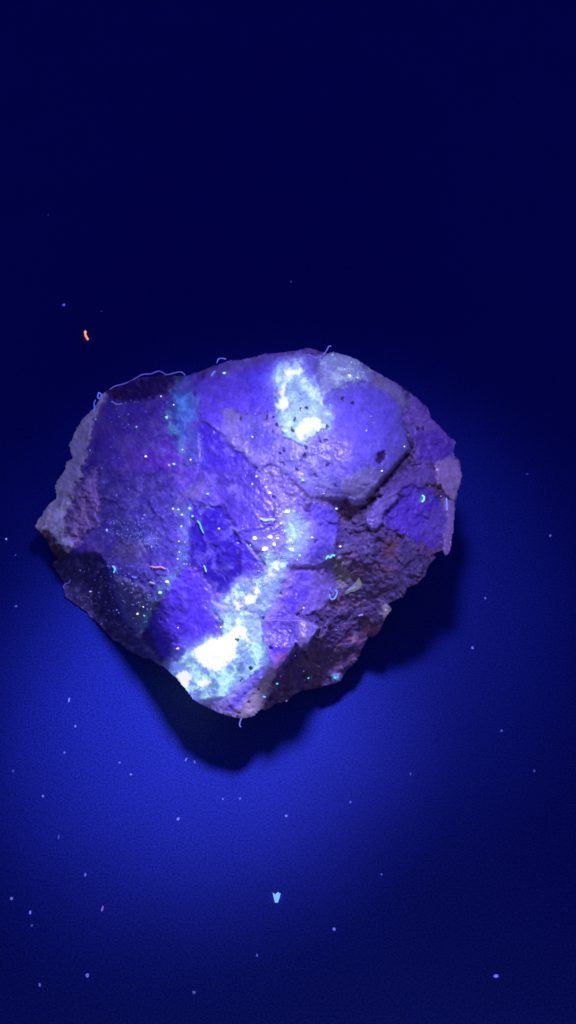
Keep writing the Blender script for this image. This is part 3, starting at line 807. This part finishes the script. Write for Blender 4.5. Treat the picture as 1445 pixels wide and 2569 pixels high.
scatter([(690, 1290), (770, 1300), (770, 1390), (700, 1440), (660, 1550), (560, 1530), (600, 1460), (670, 1400)], 70, ['white', 'white', 'green', 'lilac'], 1.0, 2.6)
scatter([(690, 920), (750, 900), (830, 1040), (830, 1080), (760, 1110), (690, 1050)], 40, ['white', 'green'], 0.9, 2.2)
scatter([(800, 900), (890, 900), (930, 950), (820, 980)], 24, ['white', 'green'], 0.9, 2.0)
scatter([(620, 1050), (830, 960), (980, 1000), (900, 1220), (740, 1180)], 26, ['lilac', 'white'], 0.9, 1.9)
scatter([(340, 1500), (430, 1470), (360, 1590)], 14, ['teal', 'blue'], 1.2, 2.4)
SHOW = {'white': 1.1, 'green': 0.9, 'blue': 0.75, 'lilac': 0.5, 'teal': 0.5, 'orange': 0.9}
for gc, lst in small.items():
    vv, ff = [], []
    for q, (gu, gv, gr) in enumerate(lst):
        c0 = surf(gu, gv, 0.004) - np.array(rock.location)
        a, b = blob(c0, gr / 143.0 * CM * 0.66, q, 0.6)
        o_ = len(vv)
        vv += a; ff += [tuple(i_ + o_ for i_ in f) for f in b]
    o = mesh_obj('glinting_grains', vv, ff, glow_material('glinting_grain_' + gc, GR[gc], SHOW[gc]), rock, smooth=False)
    o['kind'] = 'stuff'


# ------------------------------------------------------------------ fibres and dust
def tube(pts, r, name, mat, n=6):
    pts = [np.array(p) for p in pts]
    # Catmull-Rom smoothing
    sm = []
    for k in range(len(pts) - 1):
        p0 = pts[max(0, k - 1)]; p1 = pts[k]; p2 = pts[k + 1]; p3 = pts[min(len(pts) - 1, k + 2)]
        for t in (0, 0.25, 0.5, 0.75):
            sm.append(0.5 * (2 * p1 + (p2 - p0) * t + (2 * p0 - 5 * p1 + 4 * p2 - p3) * t * t + (3 * p1 - p0 - 3 * p2 + p3) * t ** 3))
    sm.append(pts[-1])
    base = sm[0].copy()
    V_, F_ = [], []
    for k, p in enumerate(sm):
        d = sm[min(k + 1, len(sm) - 1)] - sm[max(k - 1, 0)]
        d = d / (np.linalg.norm(d) + 1e-12)
        a = np.cross(d, np.array([0.1, 0.2, 1.0])); a /= np.linalg.norm(a) + 1e-12
        b = np.cross(d, a)
        rr = r * (0.85 + 0.3 * random.random()) * (0.55 if k in (0, len(sm) - 1) else 1)
        for q in range(n):
            an = 2 * math.pi * q / n
            V_.append(tuple(p - base + (a * math.cos(an) + b * math.sin(an)) * rr))
    for k in range(len(sm) - 1):
        for q in range(n):
            F_.append((k * n + q, k * n + (q + 1) % n, (k + 1) * n + (q + 1) % n, (k + 1) * n + q))
    F_.append(tuple(range(n - 1, -1, -1))); F_.append(tuple(range((len(sm) - 1) * n, len(sm) * n)))
    o = mesh_obj(name, V_, F_, mat)
    o.location = tuple(base)
    return o


PX = CM / 143.0
FIB = [
    ([(1120, 1249), (1121, 1264), (1122, 1281)], 2.3, (90, 130, 255), 1.6, 'straight bright blue fibre standing on the pink right edge of the rock', 0.03),
    ([(1059, 1242), (1064, 1247), (1063, 1254), (1059, 1259)], 2.6, (120, 240, 250), 1.6, 'short curled cyan fibre in the violet hollow on the right of the rock', 0.03),
    ([(818, 1403), (822, 1396), (829, 1398), (834, 1393), (840, 1394)], 2.6, (110, 215, 250), 1.5, 'cyan zigzag fibre at the edge between lavender block and brown matrix', 0.03),
    ([(830, 1474), (828, 1480), (835, 1484)], 1.7, (80, 100, 250), 1.1, 'tiny blue fibre just above the blue hook-shaped fibre on the brown matrix', 0.03),
    ([(826, 1490), (829, 1501), (837, 1503), (843, 1495), (846, 1485), (842, 1480)], 2.3, (90, 130, 255), 1.5, 'blue hook-shaped fibre on the brown matrix beside the yellow chip', 0.04),
    ([(282, 1420), (287, 1424), (288, 1430), (285, 1437)], 2.6, (60, 200, 250), 1.3, 'curled cyan fibre above the dark left flank of the rock', 0.03),
    ([(331, 1446), (337, 1449), (343, 1448)], 2.0, (90, 110, 250), 1.2, 'short blue fibre on the speckled face right of the curled cyan fibre', 0.03),
    ([(495, 1306), (502, 1316), (505, 1326), (511, 1338)], 2.4, (60, 190, 250), 1.2, 'cyan to blue fibre at the upper edge of the deep violet crystal', 0.03),
    ([(511, 1418), (515, 1426), (517, 1435)], 2.1, (110, 225, 250), 1.2, 'short cyan fibre low on the deep violet crystal', 0.03),
    ([(654, 1300), (664, 1305), (678, 1303), (690, 1304)], 3.2, (170, 215, 240), 1.2, 'pale teal rod lying across the lavender crystal in the middle of the rock', 0.03),
    ([(379, 1421), (390, 1423), (402, 1422), (415, 1427)], 2.0, (235, 150, 160), 1.1, 'salmon pink fibre lying flat on the speckled left face of the rock', 0.03),
    ([(544, 911), (548, 901), (557, 899), (567, 901)], 1.8, (90, 95, 235), 1.0, 'bent blue fibre standing on the upper rim of the rock', 0.05),
    ([(530, 943), (534, 936), (540, 931)], 2.4, (90, 110, 255), 1.4, 'short thick blue fibre below the upper rim beside a green grain', 0.03),
    ([(803, 899), (812, 889), (819, 880), (825, 869), (831, 869)], 1.7, (96, 96, 240), 0.9, 'curved lilac hair rising past the top of the rock', 0.08),
    ([(764, 893), (776, 890), (788, 897), (804, 899)], 1.6, (104, 96, 240), 0.8, 'wavy lilac hair lying along the top rim of the rock', 0.03),
    ([(274, 978), (288, 969), (310, 963), (330, 955), (356, 940), (378, 938), (400, 931), (418, 940), (436, 936), (454, 933), (466, 943)], 2.0, (92, 82, 200), 0.8, 'long wavy lavender thread trailing along the dark upper left rim of the rock', 0.05),
    ([(246, 985), (252, 987), (254, 993), (249, 1000), (245, 995), (247, 987)], 2.0, (84, 120, 250), 1.0, 'small blue loop of fibre at the upper left corner of the rock', 0.05),
    ([(240, 1003), (236, 1012), (237, 1024), (234, 1032)], 2.2, (74, 96, 235), 0.9, 'blue fibre hanging on the upper left edge below the small loop', 0.05),
    ([(281, 1006), (288, 1012), (298, 1014), (306, 1012)], 1.6, (110, 100, 215), 0.8, 'curved pale fibre on the violet face under the dark brow', 0.03),
    ([(606, 1801), (602, 1812), (601, 1820), (605, 1824)], 1.8, (100, 110, 205), 0.7, 'pale hair hanging from the bottom tip of the rock', 0.03),
    ([(899, 1545), (904, 1543), (911, 1542)], 2.4, (140, 120, 240), 1.2, 'short lilac fibre on the brown matrix near the lower right edge', 0.03),
    ([(161, 1478), (160, 1470), (166, 1464), (173, 1462), (176, 1454)], 1.5, (80, 80, 170), 0.7, 'dim wavy hair on the dark left flank of the rock', 0.03),
    ([(375, 1460), (381, 1462), (387, 1464)], 2.0, (170, 170, 235), 1.1, 'short pale rod on the lower left face beside green grains', 0.03),
]
for q, (pts, r, c_, s_, lab, lift) in enumerate(FIB):
    P = []
    last = None
    for (a, b) in pts:
        j = int(round((a - us[0]) / ST)); i = int(round((b - vsy[0]) / ST))
        inside = 0 <= i < U.shape[0] and 0 <= j < U.shape[1] and SD[i, j] > 4
        if inside: last = HF[i, j]
        if last is None:
            for (a2, b2) in pts:
                j2 = int(round((a2 - us[0]) / ST)); i2 = int(round((b2 - vsy[0]) / ST))
                if 0 <= i2 < U.shape[0] and SD[i2, j2] > 4: last = HF[i2, j2]; break
            else:
                i2, j2 = min(((ii_, jj_) for ii_ in range(max(0, i - 12), min(U.shape[0], i + 12)) for jj_ in range(max(0, j - 12), min(U.shape[1], j + 12)) if SD[ii_, jj_] > 3), key=lambda t: (t[0] - i) ** 2 + (t[1] - j) ** 2)
                last = HF[i2, j2]
        P.append(at(a, b, last + lift))
    o = tube(P, r * 0.85 * PX, 'fibre', glow_material('fluorescent_fibre', c_, s_ * 0.85))
    tag(o, lab, 'fibre', 'fluorescent fibres caught on the rock')

# yellow chip lying on the matrix
chip = [(866, 1485), (880, 1472), (893, 1460), (900, 1449), (908, 1463), (900, 1472), (889, 1479)]
vv = [surf(a, b, 0.10 if k in (2, 3, 4) else 0.05) for k, (a, b) in enumerate(chip)]
b0 = vv[0].copy()
lo = [v - b0 + np.array([0, 0, -0.0008]) for v in vv]; hi = [v - b0 for v in vv]
nC = len(chip)
ff = [tuple(range(nC - 1, -1, -1)), tuple(range(nC, 2 * nC))] + [(k, (k + 1) % nC, nC + (k + 1) % nC, nC + k) for k in range(nC)]
ch = mesh_obj('mineral_chip', lo + hi, [tuple(reversed(f)) for f in ff], glow_material('pale_yellow_mineral', (96, 108, 92), 1.0, 0.4), smooth=False)
ch.location = tuple(b0)
tag(ch, 'pale yellow wedge-shaped chip lying on the brown right side of the rock', 'chip')

# dust on the table: pixel, half length, half width, turn, colour, strength, label
DUST = [
    (160, 766, 6, 4.5, 10, (84, 92, 225), 1.0, 'blue speck with a short tail on the table, left above the orange fibre'),
    (730, 707, 4, 4, 0, (50, 50, 140), 1.0, 'faint round speck on the dark table above the top of the rock'),
    (121, 540, 4, 3, 0, (28, 28, 120), 1.0, 'very faint speck on the dark table at the far left, farthest from the rock'),
    (255, 782, 4, 3, 30, (32, 32, 124), 1.0, "faint speck on the table right of the blue tailed speck, above the orange fibre"),
    (16, 1353, 4, 2.5, -40, (150, 160, 255), 1.0, "bright pale speck at the left edge of the table beside the leftmost rock tip"),
    (39, 1393, 3, 2.5, 0, (50, 60, 190), 1.0, 'faint speck just under the bright speck at the left edge of the table'),
    (40, 1522, 5, 3, 10, (70, 76, 205), 1.0, 'dim oval speck on the table left of the dark flank of the rock'),
    (173, 1757, 3, 7, 0, (90, 110, 255), 1.2, 'upright bright blue fibre speck on the lit table left of the shadow'),
    (189, 1823, 4, 4, 0, (84, 92, 235), 1.0, 'round speck on the lit table below the upright blue fibre speck'),
    (108, 1998, 4, 3.5, 0, (80, 84, 205), 1.0, 'round speck on the dim table at lower left, alone below the lit patch'),
    (33, 1935, 4, 4, 0, (34, 44, 150), 1.0, 'faint speck near the left edge of the table at the border of the lit patch'),
    (467, 1906, 3, 6, -25, (90, 100, 225), 0.9, "slanted pale fibre speck on the rock shadow's edge, left one of a pair"),
    (488, 1912, 3, 5, 20, (76, 84, 205), 0.9, "slanted pale fibre speck on the rock shadow's edge, right one of a pair"),
    (447, 2055, 4, 5, -20, (90, 105, 255), 1.0, 'pale blue speck on the lit table straight below the pair at the shadow edge'),
    (718, 2047, 4, 3.5, 0, (90, 104, 250), 0.9, 'small speck in the brightest blue light below the rock shadow'),
    (838, 2331, 4, 4, 0, (110, 104, 225), 1.0, 'lilac speck on the table to the lower right of the cyan chip'),
    (1244, 2449, 8, 4, 0, (112, 100, 235), 1.1, 'wide lilac speck near the lower right corner of the table'),
    (1217, 1501, 4, 4, 0, (74, 74, 190), 1.0, "dim round speck right of the rock, upper of two near its lower right side"),
    (1185, 1626, 4.5, 4.5, 0, (92, 90, 215), 1.0, 'round lilac speck on the table right of the rock, below the dim one'),
    (1258, 1834, 4, 4, 0, (64, 66, 170), 1.0, 'dim speck on the dark table right of the lit patch'),
    (1380, 1345, 5, 4, 0, (64, 84, 165), 1.0, 'greyish speck near the right edge of the table level with the middle of the rock'),
    (1322, 1190, 5, 3, 0, (26, 26, 112), 1.0, 'very faint speck on the table to the upper right of the greyish one'),
    (1340, 1935, 4, 4, 0, (46, 52, 150), 1.0, 'faint speck near the right edge of the table below the shadow'),
    (879, 2013, 4, 4, 0, (60, 76, 215), 0.8, 'faint speck on the lit table right of the brightest light'),
    (1030, 1943, 3, 5, 0, (40, 52, 190), 0.9, 'faint upright speck at the right border of the lit patch'),
    (219, 2448, 5, 5, 0, (94, 96, 205), 1.0, 'pale round speck at the bottom left of the table, larger of two'),
    (100, 2471, 3.5, 4.5, 15, (88, 84, 185), 1.0, 'pale upright speck at the bottom left, nearest the corner'),
    (487, 2490, 5, 3.5, 15, (70, 76, 165), 1.0, 'dim oval speck at the bottom edge of the table'),
    (645, 2397, 3, 4, 0, (64, 70, 170), 1.0, 'dim speck on the table below the cyan chip'),
    (29, 2255, 4.5, 4, 0, (108, 96, 185), 1.0, 'pinkish speck close to the left edge of the lower table'),
    (76, 2290, 3.5, 4.5, 0, (110, 110, 250), 1.1, 'bright lilac speck beside the pinkish one at lower left'),
    (80, 2322, 4, 3.5, 0, (48, 52, 150), 1.0, 'faint speck right under the bright lilac speck'),
    (257, 2280, 3, 7, -15, (104, 92, 190), 0.9, 'slim upright pinkish fibre speck on the lower left of the table'),
    (214, 2195, 3, 4.5, 0, (84, 84, 205), 1.0, 'small upright speck above the slim pinkish fibre speck'),
    (147, 2101, 3, 8, 0, (24, 36, 140), 1.0, 'faint upright fibre on the dim table at lower left'),
    (957, 2194, 3, 3, 0, (64, 70, 205), 0.9, 'small dim speck on the table far below the right side of the rock'),
    (328, 1944, 4, 3, 0, (84, 100, 240), 0.8, 'small speck in the palest light left of the shadow tip'),
    (300, 1914, 4, 2.5, 0, (84, 98, 235), 0.8, 'flat speck just above the small one in the palest light'),
    (162, 1889, 3.5, 3.5, 0, (70, 78, 220), 0.9, 'small speck at the lower left border of the lit patch, lower of two'),
    (559, 2005, 3, 3, 0, (64, 80, 240), 0.8, 'tiny speck under the shadow tip, the left one of two'),
    (602, 2004, 3.5, 3, 0, (64, 80, 240), 0.8, 'tiny speck under the shadow tip, the right one of two'),
    (1236, 1835, 0, 0, 0, (0, 0, 0), 0, ''),
]
for q, (u_, v_, a_, b_, rot, c_, s_, lab) in enumerate(DUST):
    if not lab: continue
    hz = 0.5 * (a_ + b_) * PX * 0.45
    vv, ff = blob((0, 0, hz), 1.0 * PX * 0.78, 100 + q, 1.0)
    pv = []
    cr, sr = math.cos(math.radians(rot)), math.sin(math.radians(rot))
    for (x, y, z) in vv:
        x *= a_; y = y * b_ * 1.22; z = (z - hz) * 0.5 * (a_ + b_) * 0.45 + hz
        pv.append((x * cr - y * sr, x * sr + y * cr, max(z, 0.00002)))
    o = mesh_obj('dust_speck', pv, ff, glow_material('fluorescent_dust', c_, s_), smooth=False)
    o.location = tuple(at(u_, v_, 0.0))
    tag(o, lab, 'dust speck', 'dust specks lying on the table')
# orange fibre
o = tube([at(214, 830, 0.03), at(214, 839, 0.03), at(217, 846, 0.03), at(221, 852, 0.03)], 3.4 * PX, 'fibre', glow_material('fluorescent_orange_fibre', (250, 150, 96), 1.25))
tag(o, 'short bent glowing orange fibre on the table above the left of the rock', 'fibre')
# cyan chip
cc = [(684, 2239), (690, 2244), (697, 2238), (704, 2242), (701, 2253), (697, 2264), (690, 2265), (687, 2254)]
b0 = at(693, 2251, 0.0)
lo = [at(a, b, 0.004) - b0 for a, b in cc]; hi = [at(693 + (a - 693) * .85, 2251 + (b - 2251) * .85, 0.05) - b0 for a, b in cc]
nC = len(cc)
ff = [tuple(range(nC)), tuple(range(2 * nC - 1, nC - 1, -1))] + [(k, nC + k, nC + (k + 1) % nC, (k + 1) % nC) for k in range(nC)]
o = mesh_obj('mineral_chip', lo + hi, ff, glow_material('cyan_mineral', (110, 175, 250), 1.2, 0.4), smooth=False)
o.location = tuple(b0)
tag(o, 'small glowing cyan chip lying on the table well below the rock', 'chip')
